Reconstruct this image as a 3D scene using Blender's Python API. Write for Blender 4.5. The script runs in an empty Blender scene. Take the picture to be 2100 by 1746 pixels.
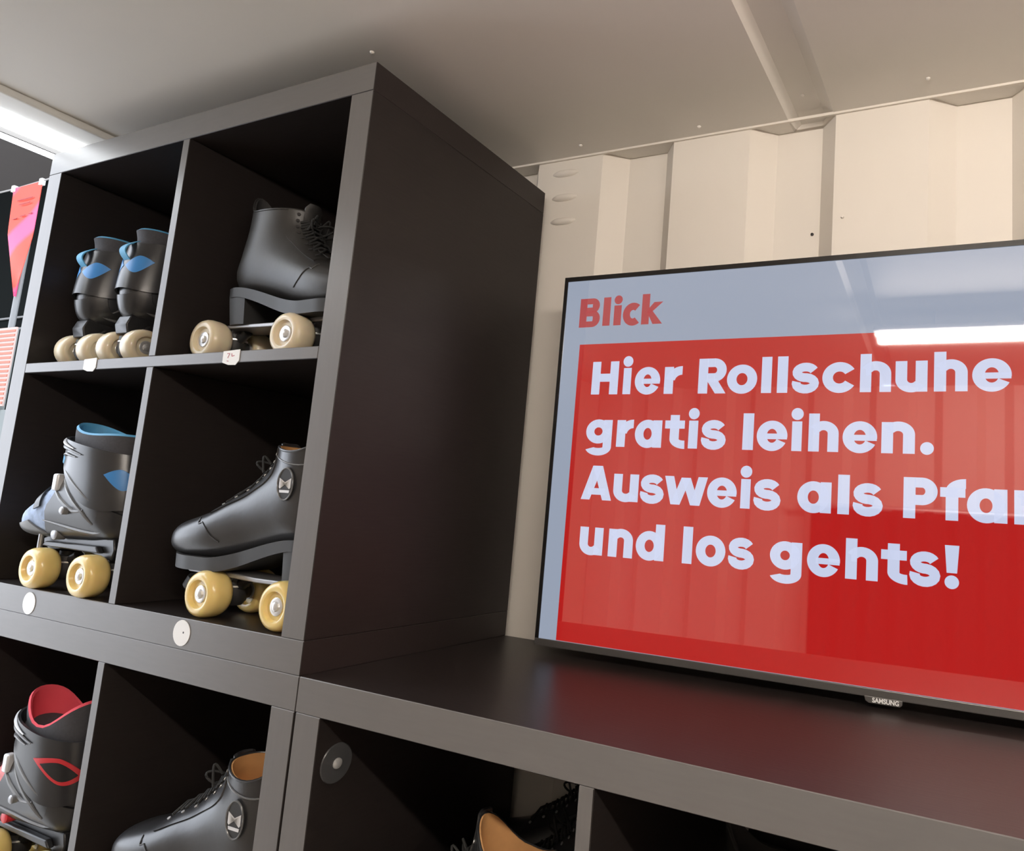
import bpy, math, random
from mathutils import Vector, Matrix
random.seed(7)
PI = math.pi
SC = bpy.context.scene
COL = SC.collection

# ------------------------------------------------------------------ camera
F_PX, PPX, PPY = 1459.078, 284.713, -7.019
def camera():
    cam = bpy.data.cameras.new('camera'); o = bpy.data.objects.new('camera', cam); COL.objects.link(o)
    cam.sensor_fit = 'HORIZONTAL'; cam.sensor_width = 36.0
    cam.lens = F_PX / 2100 * 36.0
    cam.shift_x = -PPX / 2100; cam.shift_y = PPY / 2100
    cam.clip_start = 0.02
    o.rotation_mode = 'XYZ'
    o.rotation_euler = (CAM[0], CAM[1], CAM[2])
    o.location = CAM[3:6]
    SC.camera = o
CAM = (1.703290, -0.066123, 0.436886, 0.710745, -0.601538, 0.207346)
camera()

# ------------------------------------------------------------------ world, exposure
W = bpy.data.worlds.new('world'); SC.world = W; W.use_nodes = True
W.node_tree.nodes['Background'].inputs[0].default_value = (0.74, 0.79, 0.88, 1)
W.node_tree.nodes['Background'].inputs[1].default_value = 5.8
SC.view_settings.view_transform = 'Standard'
SC.view_settings.look = 'None'
SC.view_settings.gamma = 1.0
SC.view_settings.use_curve_mapping = False
SC.view_settings.exposure = 0.0
LAMP_END, LAMP_ROOM = 9.0, 122.0      # emission of the two strip lamps

# ------------------------------------------------------------------ materials
MATS = {}
def mat(name, col, rough=0.5, metal=0.0, spec=0.5, emit=None, estr=0.0, ior=1.5, noise=0.0, nscale=40.0,
        bump=0.0, stretch=None, coat=0.0, sss=0.0, trans=0.0, alpha=1.0):
    if name in MATS: return MATS[name]
    m = bpy.data.materials.new(name); m.use_nodes = True; MATS[name] = m
    nt = m.node_tree; b = nt.nodes['Principled BSDF']; I = b.inputs
    I['Base Color'].default_value = (*col, 1); I['Roughness'].default_value = rough
    I['Metallic'].default_value = metal; I['IOR'].default_value = ior
    I['Specular IOR Level'].default_value = spec
    I['Coat Weight'].default_value = coat; I['Coat Roughness'].default_value = 0.08
    I['Transmission Weight'].default_value = trans; I['Alpha'].default_value = alpha
    if sss:
        I['Subsurface Weight'].default_value = sss
        I['Subsurface Radius'].default_value = (0.012, 0.008, 0.003); I['Subsurface Scale'].default_value = 1.0
    if emit:
        I['Emission Color'].default_value = (*emit, 1); I['Emission Strength'].default_value = estr
    if noise or bump:
        tc = nt.nodes.new('ShaderNodeTexCoord'); mp = nt.nodes.new('ShaderNodeMapping')
        nz = nt.nodes.new('ShaderNodeTexNoise'); nz.inputs['Scale'].default_value = nscale; nz.inputs['Detail'].default_value = 4
        nt.links.new(tc.outputs['Object'], mp.inputs[0]); nt.links.new(mp.outputs[0], nz.inputs['Vector'])
        if stretch: mp.inputs['Scale'].default_value = stretch
        if noise:
            mx = nt.nodes.new('ShaderNodeMix'); mx.data_type = 'RGBA'
            mx.inputs[6].default_value = (*[c * (1 - noise) for c in col], 1)
            mx.inputs[7].default_value = (*[min(1, c * (1 + noise)) for c in col], 1)
            nt.links.new(nz.outputs['Fac'], mx.inputs[0]); nt.links.new(mx.outputs[2], I['Base Color'])
        if bump:
            bp = nt.nodes.new('ShaderNodeBump'); bp.inputs['Strength'].default_value = bump; bp.inputs['Distance'].default_value = 0.002
            nt.links.new(nz.outputs['Fac'], bp.inputs['Height']); nt.links.new(bp.outputs[0], I['Normal'])
    return m

LAM = mat('black_brown_laminate', (0.018, 0.0142, 0.0134), 0.45, spec=0.30, noise=0.25, nscale=30, stretch=(1, 1, 12), bump=0.05)
LAMH = mat('black_brown_laminate_long_grain', (0.021, 0.0165, 0.0155), 0.36, spec=0.32, noise=0.25, nscale=30, stretch=(1, 12, 12), bump=0.05)
EDGE = mat('greyer_front_face', (0.145, 0.138, 0.134), 0.33, spec=0.42, noise=0.08, nscale=25, stretch=(1, 8, 8))  # front faces of the boards, a greyer tone than their sides
EDGEV = mat('greyer_front_face_upright', (0.145, 0.138, 0.134), 0.33, spec=0.42, noise=0.08, nscale=25, stretch=(8, 8, 1))
WALLP = mat('cream_container_paint', (0.80, 0.75, 0.685), 0.5, spec=0.4, noise=0.03, nscale=6)
CEILP = mat('cream_roof_paint', (0.80, 0.765, 0.715), 0.5, spec=0.4, noise=0.03, nscale=5)
FLOORP = mat('pale_floor', (0.70, 0.66, 0.60), 0.5, noise=0.2, nscale=8, stretch=(1, 10, 1))
WHITE = mat('white_plastic', (0.78, 0.77, 0.74), 0.4)
PAPER = mat('white_paper_sticker', (0.88, 0.88, 0.87), 0.6)
INK = mat('pink_ink', (0.55, 0.2, 0.25), 0.6)
BLACKP = mat('black_plastic', (0.016, 0.016, 0.017), 0.35)
SHELLP = mat('charcoal_moulded_plastic', (0.026, 0.026, 0.028), 0.30, spec=0.55)
SHELLD = mat('dark_moulded_plastic', (0.018, 0.018, 0.019), 0.36)
RIDGE = mat('grey_plastic_ridge', (0.13, 0.13, 0.13), 0.3, spec=0.6)
FABRIC = mat('dark_grey_liner_fabric', (0.06, 0.06, 0.068), 0.85, noise=0.25, nscale=300)
LEATHER = mat('black_glossy_leather', (0.028, 0.028, 0.030), 0.30, spec=0.6, bump=0.06, nscale=160)
LEATHERM = mat('black_matt_leather', (0.030, 0.0285, 0.027), 0.42, spec=0.5, bump=0.06, nscale=160)
LACE = mat('black_lace', (0.02, 0.02, 0.02), 0.8)
TAN = mat('tan_leather_lining', (0.62, 0.33, 0.13), 0.6, noise=0.15, nscale=60)
DARKLIN = mat('dark_lining', (0.03, 0.028, 0.028), 0.8)
SOLE = mat('grey_black_sole', (0.026, 0.026, 0.026), 0.5)
METAL = mat('cast_metal', (0.34, 0.34, 0.35), 0.35, metal=0.6)
DMETAL = mat('dark_metal', (0.10, 0.10, 0.105), 0.4, metal=0.7)
STEEL = mat('bright_steel', (0.72, 0.72, 0.72), 0.28, metal=0.6)
RUBBER = mat('black_rubber', (0.025, 0.024, 0.024), 0.55)
AMBER = mat('amber_wheel', (0.80, 0.61, 0.24), 0.25, spec=0.5, sss=0.35, coat=0.3)
CREAMW = mat('cream_wheel', (0.74, 0.64, 0.46), 0.3, spec=0.5, sss=0.3, coat=0.2)
SILVER = mat('silver_print', (0.75, 0.76, 0.78), 0.35, metal=0.3)
BLUE = mat('blue_plastic', (0.05, 0.25, 0.62), 0.35)
LBLUE = mat('light_blue_trim', (0.10, 0.36, 0.60), 0.6)
BLUEFAB = mat('pale_blue_mesh_fabric', (0.36, 0.45, 0.62), 0.8, noise=0.6, nscale=90)
RED = mat('red_plastic', (0.62, 0.035, 0.045), 0.35)
REDFAB = mat('red_padding', (0.75, 0.07, 0.10), 0.8)
PINKFAB = mat('red_white_mesh_fabric', (0.62, 0.22, 0.22), 0.8, noise=0.6, nscale=90)
TVBLACK = mat('tv_black_gloss', (0.010, 0.009, 0.009), 0.25)
TVGREY = mat('tv_grey_bezel', (0.10, 0.095, 0.092), 0.35, metal=0.4)
def screen_mat(n, e, s): return mat(n, (0.004, 0.004, 0.004), 0.025, ior=2.2, spec=0.5, emit=e, estr=s)
SCRRED = screen_mat('screen_red', (0.45, 0.010, 0.009), 1.0)
SCRPALE = screen_mat('screen_pale_blue', (0.30, 0.345, 0.44), 1.0)
SCRTEXT = screen_mat('screen_white_text', (0.56, 0.61, 0.80), 1.0)
SCRLOGO = screen_mat('screen_logo_red', (0.40, 0.055, 0.06), 1.0)
CANOPY = mat('dark_canopy', (0.085, 0.075, 0.07), 0.7)
NIGHT = mat('dark_outer_wall', (0.010, 0.0112, 0.0110), 1.0, spec=0.0)
TUBEL = mat('cool_lamp_diffuser', (0.8, 0.8, 0.8), 0.5, emit=(0.93, 0.97, 1.0), estr=LAMP_END)
TUBER = mat('warm_lamp_diffuser', (0.8, 0.8, 0.8), 0.5, emit=(1.0, 0.90, 0.80), estr=LAMP_ROOM)

# ------------------------------------------------------------------ mesh helpers
class MB:
    def __init__(s): s.v = []; s.f = []; s.m = []
    def add(s, vs, fs, mi=0):
        o = len(s.v); s.v += [tuple(p) for p in vs]; s.f += [tuple(i + o for i in f) for f in fs]; s.m += [mi] * len(fs)
    def box(s, x0, x1, y0, y1, z0, z1, mi=0, front=None):
        v = [(x0,y0,z0),(x1,y0,z0),(x1,y1,z0),(x0,y1,z0),(x0,y0,z1),(x1,y0,z1),(x1,y1,z1),(x0,y1,z1)]
        fr = mi if front is None else front
        s.add(v, [(3,2,1,0),(4,5,6,7),(1,2,6,5),(2,3,7,6),(3,0,4,7)], mi)
        o = len(s.v) - 8; s.f.append((o, o+1, o+5, o+4)); s.m.append(fr)
    def tube(s, path, r, n=8, mi=0, closed=False, cap=True):
        P = [Vector(p) for p in path]; k = len(P); rings = []
        up = Vector((0.13, 0.31, 0.94))
        for i, p in enumerate(P):
            a = P[i-1] if (i or closed) else p; b = P[(i+1) % k] if (i < k-1 or closed) else p
            t = (b - a).normalized(); u = t.cross(up)
            if u.length < 1e-4: u = t.cross(Vector((1,0,0)))
            u.normalize(); w = t.cross(u); rr = r[i] if isinstance(r, (list, tuple)) else r
            rings.append([p + (u*math.cos(2*PI*j/n) + w*math.sin(2*PI*j/n))*rr for j in range(n)])
        fs = []
        for i in range(k if closed else k-1):
            for j in range(n):
                fs.append((i*n+j, i*n+(j+1) % n, ((i+1) % k)*n+(j+1) % n, ((i+1) % k)*n+j))
        if cap and not closed:
            fs.append(tuple(range(n-1, -1, -1))); fs.append(tuple((k-1)*n+j for j in range(n)))
        s.add([q for rg in rings for q in rg], fs, mi)
    def lathe(s, prof, axis='y', n=24, c=(0,0,0), mi=0):
        """prof: (radius, offset along the axis); both ends at radius 0 close the body"""
        vs = []; fs = []; k = len(prof)
        for (r, h) in prof:
            for j in range(n):
                a = 2*PI*j/n; p, q = r*math.cos(a), r*math.sin(a)
                d = {'y': (p, h, q), 'z': (p, q, h), 'x': (h, p, q)}[axis]
                vs.append((d[0]+c[0], d[1]+c[1], d[2]+c[2]))
        for i in range(k-1):
            for j in range(n):
                fs.append((i*n+j, i*n+(j+1) % n, (i+1)*n+(j+1) % n, (i+1)*n+j))
        s.add(vs, fs, mi)
    def prism(s, pts, y0, y1, mi=0):
        """side outline in x-z, extruded along y"""
        k = len(pts)
        s.add([(x, y0, z) for x, z in pts] + [(x, y1, z) for x, z in pts],
              [tuple(range(k)), tuple(range(2*k-1, k-1, -1))] + [(i, i+k, (i+1) % k+k, (i+1) % k) for i in range(k)], mi)
    def mesh(s, name, mats, smooth=None):
        me = bpy.data.meshes.new(name); me.from_pydata(s.v, [], s.f)
        for m in (mats if isinstance(mats, (list, tuple)) else [mats]): me.materials.append(m)
        me.polygons.foreach_set('material_index', s.m)
        me.validate()
        import bmesh
        bm = bmesh.new(); bm.from_mesh(me)
        bmesh.ops.remove_doubles(bm, verts=bm.verts, dist=1e-6)
        bmesh.ops.recalc_face_normals(bm, faces=bm.faces)
        if smooth:
            for f in bm.faces: f.smooth = True
            for e in bm.edges:
                if len(e.link_faces) == 2 and e.calc_face_angle(0) > smooth: e.smooth = False
        bm.to_mesh(me); bm.free(); me.update()
        return me
def link(name, data, parent=None, loc=(0,0,0), rot=(0,0,0)):
    o = bpy.data.objects.new(name, data); COL.objects.link(o); o.parent = parent
    o.location = loc; o.rotation_euler = rot
    return o
def thing(name, label, cat, loc=(0,0,0), rot=(0,0,0), group=None, data=None, scale=1.0):
    o = link(name, data, None, loc, rot); o['label'] = label; o['category'] = cat
    o.scale = (scale,)*3
    if group: o['group'] = group
    return o
def struct(name, data, label=None, parent=None):
    o = link(name, data, parent)
    if parent is None:
        o['kind'] = 'structure'
        if label: o['label'] = label
    return o
def bevel(o, w=0.0012, seg=2):
    m = o.modifiers.new('bevel', 'BEVEL'); m.width = w; m.segments = seg; m.limit_method = 'ANGLE'; m.angle_limit = 0.6
    return o

# ------------------------------------------------------------------ container shell
CEIL_Z, FLOOR_Z = 0.834, -1.47
TH_W = 0.017                                   # the wall runs a touch off the shelf line
def wall_y(x): return 0.4065 + (x + 0.1) * TH_W
def back_wall():
    # corrugation: near face 0.132, slope 0.033, deep face 0.070, slope 0.031
    pitch = 0.2665; prof = []
    x = 0.1005 - 0.132 - 4*pitch
    while x < 2.6:
        prof += [(x, 0.0), (x+0.132, 0.0), (x+0.168, 0.034), (x+0.240, 0.034)]; x += pitch
    prof = [(a, b) for a, b in prof if a > -0.95]
    mb = MB(); vs = []; n = len(prof)
    for (a, b) in prof:
        for z in (FLOOR_Z, CEIL_Z + 0.02): vs.append((a, wall_y(a) + b, z))
    fs = [(2*i, 2*i+2, 2*i+3, 2*i+1) for i in range(n-1)]
    mb.add(vs, fs)
    vs2 = [(a, y + 0.004, z) for (a, y, z) in vs]
    mb.add(vs2, [f[::-1] for f in fs])
    w = struct('wall_back', mb.mesh('wall_back', WALLP), 'cream corrugated steel container wall behind shelf and screen')
    # stamped vent louvres and rivets
    for (x0, x1, z) in ((0.001, 0.053, 0.806), (0.003, 0.053, 0.760), (0.004, 0.055, 0.7155)):
        m = MB(); xm = (x0+x1)/2; y = wall_y(xm)
        pth = [(x0 + (x1-x0)*i/8, wall_y(x0 + (x1-x0)*i/8) + 0.001, z) for i in range(9)]
        m.tube(pth, [0.002, 0.005, 0.0065, 0.007, 0.007, 0.007, 0.0065, 0.005, 0.002], 10)
        link('vent_louvre', m.mesh('vent_louvre', WALLP, 0.8), w)
    for (x, z, d, m_) in ((0.464, 0.658, 0.034, BLACKP), (0.516, 0.666, 0.0, WALLP)):
        m = MB(); m.lathe([(0, -0.003), (0.002, -0.0025), (0.0028, 0), (0.0028, 0.002), (0, 0.002)], 'y', 10, (x, wall_y(x)+d, z))
        link('rivet', m.mesh('rivet', m_, 0.8), w)
back_wall()
def ceiling():
    mb = MB(); X0, X1, Y0, Y1 = -0.955, 2.6, -1.98, 0.50
    d = -0.011
    prof = [(X0, 0), (0.4285, 0), (0.4405, -d), (0.4805, -d), (0.4985, 0), (1.25, 0), (1.262, -d), (1.302, -d), (1.32, 0), (X1, 0)]
    vs = []
    for (x, h) in prof:
        vs += [(x, Y0, CEIL_Z+h), (x, Y1, CEIL_Z+h), (x, Y0, CEIL_Z+0.03), (x, Y1, CEIL_Z+0.03)]
    fs = []
    for i in range(len(prof)-1):
        a, b = 4*i, 4*i+4
        fs += [(a, a+1, b+1, b), (a+2, b+2, b+3, a+3), (a, b, b+2, a+2), (a+1, a+3, b+3, b+1)]
    e = 4*(len(prof)-1); fs += [(0, 2, 3, 1), (e, e+1, e+3, e+2)]
    mb.add(vs, fs)
    c = struct('ceiling', mb.mesh('ceiling', CEILP), 'cream sheet steel container roof with a pressed rib')
    for (x, y) in ((-0.08, 0.057), (0.075, 0.375), (0.46, 0.372), (0.635, 0.372), (0.29, 0.385), (0.90, 0.37)):
        m = MB(); z = CEIL_Z + (0.011 if x == 0.46 else 0)
        m.lathe([(0, -0.003), (0.002, -0.0026), (0.0032, -0.001), (0.0035, 0.001), (0, 0.001)], 'z', 10, (x, y, z))
        link('screw', m.mesh('screw', CEILP, 0.8), c)
    # flange strip along the top of the wall
    m = MB(); x0, x1 = -0.9, 2.6; n = 2
    v = []
    for x in (x0, x1):
        y = wall_y(x) - 0.004
        v += [(x, y, CEIL_Z-0.0035), (x, y+0.004, CEIL_Z-0.0035), (x, y+0.004, CEIL_Z+0.001), (x, y, CEIL_Z+0.001)]
    m.add(v, [(0,1,2,3), (7,6,5,4), (0,4,5,1), (1,5,6,2), (2,6,7,3), (3,7,4,0)])
    struct('trim_1', m.mesh('trim_1', WALLP), 'thin flange strip where the roof meets the wall')
ceiling()
def other_walls():
    m = MB(); m.box(-0.95, 2.65, -2.0, 0.5, FLOOR_Z-0.03, FLOOR_Z); struct('floor', m.mesh('floor', FLOORP), 'plywood container floor')
    m = MB(); m.box(2.6, 2.63, -2.0, 0.5, FLOOR_Z, CEIL_Z+0.03); struct('wall_right', m.mesh('wall_right', WALLP), 'cream end wall of the container')
    # wall opposite: corrugated on both sides of a wide open doorway
    m = MB()
    def stretch(xa, xb, z0, z1):
        prof = []; x = xa
        while x < xb - 0.05:
            prof += [(x, 0), (x+0.13, 0), (x+0.165, -0.034), (x+0.235, -0.034)]; x += 0.2665
        prof = [(a, b) for a, b in prof if a < xb] + [(xb, 0)]
        vs = []
        for (a, b) in prof: vs += [(a, -1.94+b, z0), (a, -1.94+b, z1), (a, -1.98, z0), (a, -1.98, z1)]
        fs = []
        for i in range(len(prof)-1):
            a, b = 4*i, 4*i+4
            fs += [(a, a+1, b+1, b), (a+2, b+2, b+3, a+3), (a, b, b+2, a+2), (a+1, a+3, b+3, b+1)]
        e = 4*(len(prof)-1); fs += [(0, 2, 3, 1), (e, e+1, e+3, e+2)]
        m.add(vs, fs)
    stretch(-0.92, 2.6, FLOOR_Z, CEIL_Z)
    struct('wall_front', m.mesh('wall_front', WALLP), 'cream corrugated wall facing the shelves')
    # end wall beside the open doorway next to the shelf
    m = MB(); m.box(-0.955, -0.925, -1.98, -0.55, FLOOR_Z, CEIL_Z); struct('wall_end', m.mesh('wall_end', WALLP), 'cream end wall beside the open doorway')
    # added dark cloth standing in for the photographer mirrored in the screen
    m = MB(); n = 90; vs = []; x0, x1, za, zb = 0.16, 1.60, FLOOR_Z+0.02, 0.30
    for lay in (0, 0.006):
        for i in range(n+1):
            u = i/n; y = -1.885 + 0.020*math.sin(u*2*PI*13) + 0.008*math.sin(u*2*PI*5.3) + lay
            for z in (za, zb): vs.append((x0+(x1-x0)*u, y, z))
    K = 2*(n+1); fs = []
    for i in range(n):
        q = (2*i, 2*i+2, 2*i+3, 2*i+1); fs += [q, tuple(K+x for x in q[::-1]), (2*i, 2*i+2, K+2*i+2, K+2*i), (2*i+1, 2*i+3, K+2*i+3, K+2*i+1)]
    fs += [(0, 1, K+1, K), (2*n, 2*n+1, K+2*n+1, K+2*n)]
    m.add(vs, fs)
    t = thing('dark_stand_in', 'dark cloth added on the facing wall as a stand-in for the photographer', 'dark_stand_in')
    link('cloth', m.mesh('cloth', mat('black_cloth', (0.02, 0.018, 0.018), 0.9), 1.0), t)
    m = MB(); m.tube([(0.10, -1.885, 0.305), (1.66, -1.885, 0.305)], 0.012, 12); m.tube([(0.13, -1.885, 0.305), (0.13, -1.945, 0.305)], 0.008, 8); m.tube([(1.63, -1.885, 0.305), (1.63, -1.945, 0.305)], 0.008, 8)
    link('rail', m.mesh('rail', STEEL, 0.7), t)
other_walls()

# ------------------------------------------------------------------ strip lamps
def lamp_end():
    # twin-tube batten across the open end of the container
    t = thing('strip_lamp', 'white twin-tube strip lamp on the roof at the left end', 'lamp', (-0.835, -0.45, CEIL_Z))
    m = MB(); m.box(-0.100, 0.096, -0.80, 0.54, -0.014, 0.0); bevel(link('lamp_housing', m.mesh('lamp_housing', WHITE), t), 0.003)
    for (a, b) in ((-0.0935, -0.0455), (-0.0395, 0.0290)):
        m = MB(); k = 10; c = (a+b)/2; r = (b-a)/2; h = 0.009
        out = [(c + r*math.cos(PI*i/k), -0.014 - h*math.sin(PI*i/k)) for i in range(k+1)]
        m.prism(out, -0.78, 0.52)
        link('diffuser', m.mesh('diffuser', TUBEL, 0.6), t)
    m = MB(); m.box(-0.0448, -0.0402, -0.79, 0.53, -0.025, -0.012); link('divider_strip', m.mesh('divider_strip', TVGREY), t)
lamp_end()
def lamp_room():
    # suspended tube whose mirror image crosses the top of the screen
    t = thing('strip_lamp', 'warm white tube lamp hanging from the roof, mirrored in the screen', 'lamp', (1.245, -0.85, 0.757))
    m = MB(); m.box(-0.76, 0.76, -0.046, 0.046, 0.013, 0.026); bevel(link('lamp_housing', m.mesh('lamp_housing', WHITE), t), 0.002)
    for x in (-0.6, 0.6):
        m = MB(); m.tube([(x, 0, 0.025), (x, 0, CEIL_Z-0.757)], 0.003, 8); link('hanger', m.mesh('hanger', STEEL, 0.7), t)
    m = MB(); m.lathe([(0, -0.75), (0.013, -0.748), (0.015, -0.74), (0.015, 0.74), (0.013, 0.748), (0, 0.75)], 'x', 20)
    link('diffuser', m.mesh('diffuser', TUBER, 0.6), t)
lamp_room()

# ------------------------------------------------------------------ shelf units
T, INN, OPEN, DEP = 0.039, 0.016, 0.335, 0.39
G = 0.0012
def shelf_unit(name, label, cols, rows, loc):
    w = 2*T + cols*OPEN + (cols-1)*INN; h = 2*T + rows*OPEN + (rows-1)*INN
    t = thing(name, label, 'shelf', loc)                 # origin: right front bottom corner
    def board(n, x0, x1, z0, z1, up):
        m = MB(); m.box(x0, x1, 0, DEP, z0, z1, 0, front=1)
        bevel(link(n, m.mesh(n, [LAM, EDGEV] if up else [LAMH, EDGE]), t), 0.0008, 1)
    e = 0.0 if cols == 2 and rows == 2 else G-0.0001
    board('top_board', -w-e, e, h-T, h, 0); board('bottom_board', -w, 0, 0, T, 0)
    board('side_panel', -T, 0, T, h-T, 1); board('side_panel', -w, -w+T, T, h-T, 1)
    for r in range(rows):
        z0 = T + r*(OPEN+INN)
        if r: board('shelf_board', -w+T, -T, z0-INN, z0, 0)
        for c in range(1, cols):
            x1 = -T - c*OPEN - (c-1)*INN
            board('divider', x1-INN, x1, z0, z0+OPEN, 1)
    return t
LOWH = 2*T + 4*OPEN + 3*INN
shelf_unit('cube_shelf', 'black-brown two by two cube shelf standing on top of the lower shelves', 2, 2, (0, 0, 0))
shelf_unit('cube_shelf', 'black-brown lower cube shelf carrying the two by two shelf', 2, 4, (-G, 0, -LOWH))
shelf_unit('cube_shelf', 'black-brown lower cube shelf under the red screen', 4, 4, (G + 2*T+4*OPEN+3*INN, 0, -LOWH))
FL_LOW = -T - OPEN

# ------------------------------------------------------------------ television
def arc(cx, cy, rx, ry, thx, thy, a0, a1, n=28):
    vs = []; fs = []
    for i in range(n+1):
        a = math.radians(a0 + (a1-a0)*i/n); c, s = math.cos(a), math.sin(a)
        vs += [(cx+rx*c, cy+ry*s), (cx+(rx-thx)*c, cy+(ry-thy)*s)]
    for i in range(n): fs.append((2*i, 2*i+2, 2*i+3, 2*i+1))
    return vs, fs
def rect(x0, x1, y0, y1): return [(x0,y0),(x1,y0),(x1,y1),(x0,y1)], [(0,1,2,3)]
def poly(*p): return list(p), [tuple(range(len(p)))]
def disc(cx, cy, r, ry=None):
    ry = ry or r; n = 24
    return [(cx+r*math.cos(2*PI*i/n), cy+ry*math.sin(2*PI*i/n)) for i in range(n)], [tuple(range(n))]
def ribbon(path, w):
    P = [Vector((x, y)) for x, y in path]; vs = []; fs = []
    for i, p in enumerate(P):
        t = (P[min(i+1, len(P)-1)] - P[max(i-1, 0)]).normalized(); nn = Vector((-t.y, t.x))
        ww = w[i] if isinstance(w, list) else w
        vs += [tuple(p+nn*ww/2), tuple(p-nn*ww/2)]
    for i in range(len(P)-1): fs.append((2*i, 2*i+2, 2*i+3, 2*i+1))
    return vs, fs
XH, CAPH, ST = 0.0390, 0.0495, 0.0138
def glyph(ch, w):
    """geometric bold lettering: list of flat patches inside a box of width w, baseline 0"""
    s, h, H = ST, XH, CAPH; o = 0.0008
    R = []
    def ring(cx, rx, y0, y1, a0=0, a1=360): R.append(arc(cx, (y0+y1)/2, rx, (y1-y0)/2, s*0.98, s*0.86, a0, a1, 36))
    if ch == 'o': ring(w/2, w/2, -o, h+o)
    elif ch in 'adg':
        rx = (w-0.002)/2
        ring(rx, rx, (-o if ch != 'g' else 0.004), h+o); R.append(rect(w-s, w, (0 if ch != 'g' else -0.001), h if ch != 'd' else H))
        if ch == 'g':
            R.append(arc(w/2, -0.001, w/2, 0.0125, s, s*0.80, 180+18, 360))
    elif ch == 'e':
        cy = h/2; ry = h/2+o; rx = w/2
        R.append(arc(rx, cy, rx, ry, s*0.98, s*0.80, -6, 270, 36)); R.append(arc(rx, cy, rx, ry, s*0.98, s*0.80, 270, 333, 12))
        R.append(rect(s*0.8, w-0.0004, cy-0.0045, cy+0.0030))
    elif ch == 'c':
        R.append(arc(w*0.52, h/2, w*0.52, h/2+o, s*0.98, s*0.9, 32, 328, 36))
    elif ch in 'hn':
        R.append(rect(0, s, 0, h if ch == 'n' else H))
        R.append(rect(w-s, w, 0, h*0.60)); ry = h*0.40+o
        R.append(arc(w/2, h*0.60, w/2, ry, s, s*0.86, 0, 150))
        R.append(rect(s*0.5, s, h*0.55, h*0.75))
    elif ch == 'u':
        R.append(rect(w-s, w, 0, h)); R.append(rect(0, s, h*0.40, h)); R.append(arc(w/2, h*0.40, w/2, h*0.40+o, s, s*0.86, 180, 330))
    elif ch == 'r':
        R.append(rect(0, s, 0, h)); R.append(arc(w*0.98, h*0.45, w*0.98-s*0.15, h*0.55+o, s, s*0.9, 90, 170, 14))
    elif ch == 't':
        x0 = w*0.26; R.append(rect(x0, x0+s, h*0.33, h*1.20)); R.append(rect(0, w, h-0.0115, h))
        R.append(arc(x0+s+0.0085, h*0.33, s+0.0085, h*0.33+o, s, s*0.84, 180, 272, 14))
        R.append(rect(x0+s+0.0080, w, -o, s*0.84-o))
    elif ch == 'f':
        x0 = w*0.22; R.append(rect(x0, x0+s, 0, H*0.70)); R.append(rect(0, w*0.98, h-0.0115, h))
        R.append(arc(x0+s+0.0075, H*0.70, s+0.0075, H*0.30, s, s*0.84, 88, 180, 14)); R.append(rect(x0+s+0.007, w, H-s*0.84, H))
    elif ch == 'l': R.append(rect(0, w, 0, H))
    elif ch == 'i': R.append(rect(0.0004, w-0.0004, 0, h)); R.append(disc(w/2, h+0.0098, 0.0080))
    elif ch == '.': R.append(disc(w/2, w/2-o, w/2))
    elif ch == '!':
        R.append(poly((0.0022, 0.0175), (w-0.0022, 0.0175), (w, H), (0, H))); R.append(disc(w/2, w/2-o, w/2))
    elif ch == 's':
        t = s*0.80; ym = h*0.515; rt = (h+o-ym+t/2)/2; rb = (ym+t/2+o)/2
        ct, cb = h+o-rt, rb-o; pts = []; rx = (w-t)/2; cx = w/2
        for i in range(15):
            a = math.radians(18 + (262-18)*i/14); pts.append((cx + (rx*0.95)*math.cos(a), ct + (rt-t/2)*math.sin(a)))
        for i in range(15):
            a = math.radians(82 - (82+198)*i/14); pts.append((cx + rx*math.cos(a), cb + (rb-t/2)*math.sin(a)))
        R.append(ribbon(pts, t*1.06))
    elif ch == 'w':
        q = s*0.98; m_ = w/2
        for a, b in (((q/2, h), (w*0.27, 0)), ((w*0.27, 0), (m_, h*0.96)), ((m_, h*0.96), (w*0.73, 0)), ((w*0.73, 0), (w-q/2, h))):
            R.append(poly((a[0]-q/2, a[1]), (a[0]+q/2, a[1]), (b[0]+q/2, b[1]), (b[0]-q/2, b[1])))
    elif ch == 'A':
        q = s*1.05
        R.append(poly((0, 0), (q, 0), (w/2+q*0.55, H), (w/2-q*0.55, H))); R.append(poly((w-q, 0), (w, 0), (w/2+q*0.55, H), (w/2-q*0.55, H)))
        R.append(rect(w*0.22, w*0.78, 0.0075, 0.0170))
    elif ch == 'H':
        R.append(rect(0, s, 0, H)); R.append(rect(w-s, w, 0, H)); R.append(rect(s*0.9, w-s*0.9, H*0.385, H*0.63))
    elif ch in 'PR':
        rr = H*0.335; yc = H-rr
        R.append(rect(0, s, 0, H)); R.append(rect(s*0.9, w-rr, H-s*0.88, H)); R.append(rect(s*0.9, w-rr, H-2*rr, H-2*rr+s*0.88))
        R.append(arc(w-rr-0.001, yc, rr+0.001, rr, s, s*0.88, -90, 90, 22))
        if ch == 'R': R.append(poly((w-s*1.12, 0), (w, 0), (w*0.66, H*0.42), (w*0.66-s*1.15, H*0.42)))
    return R
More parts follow.
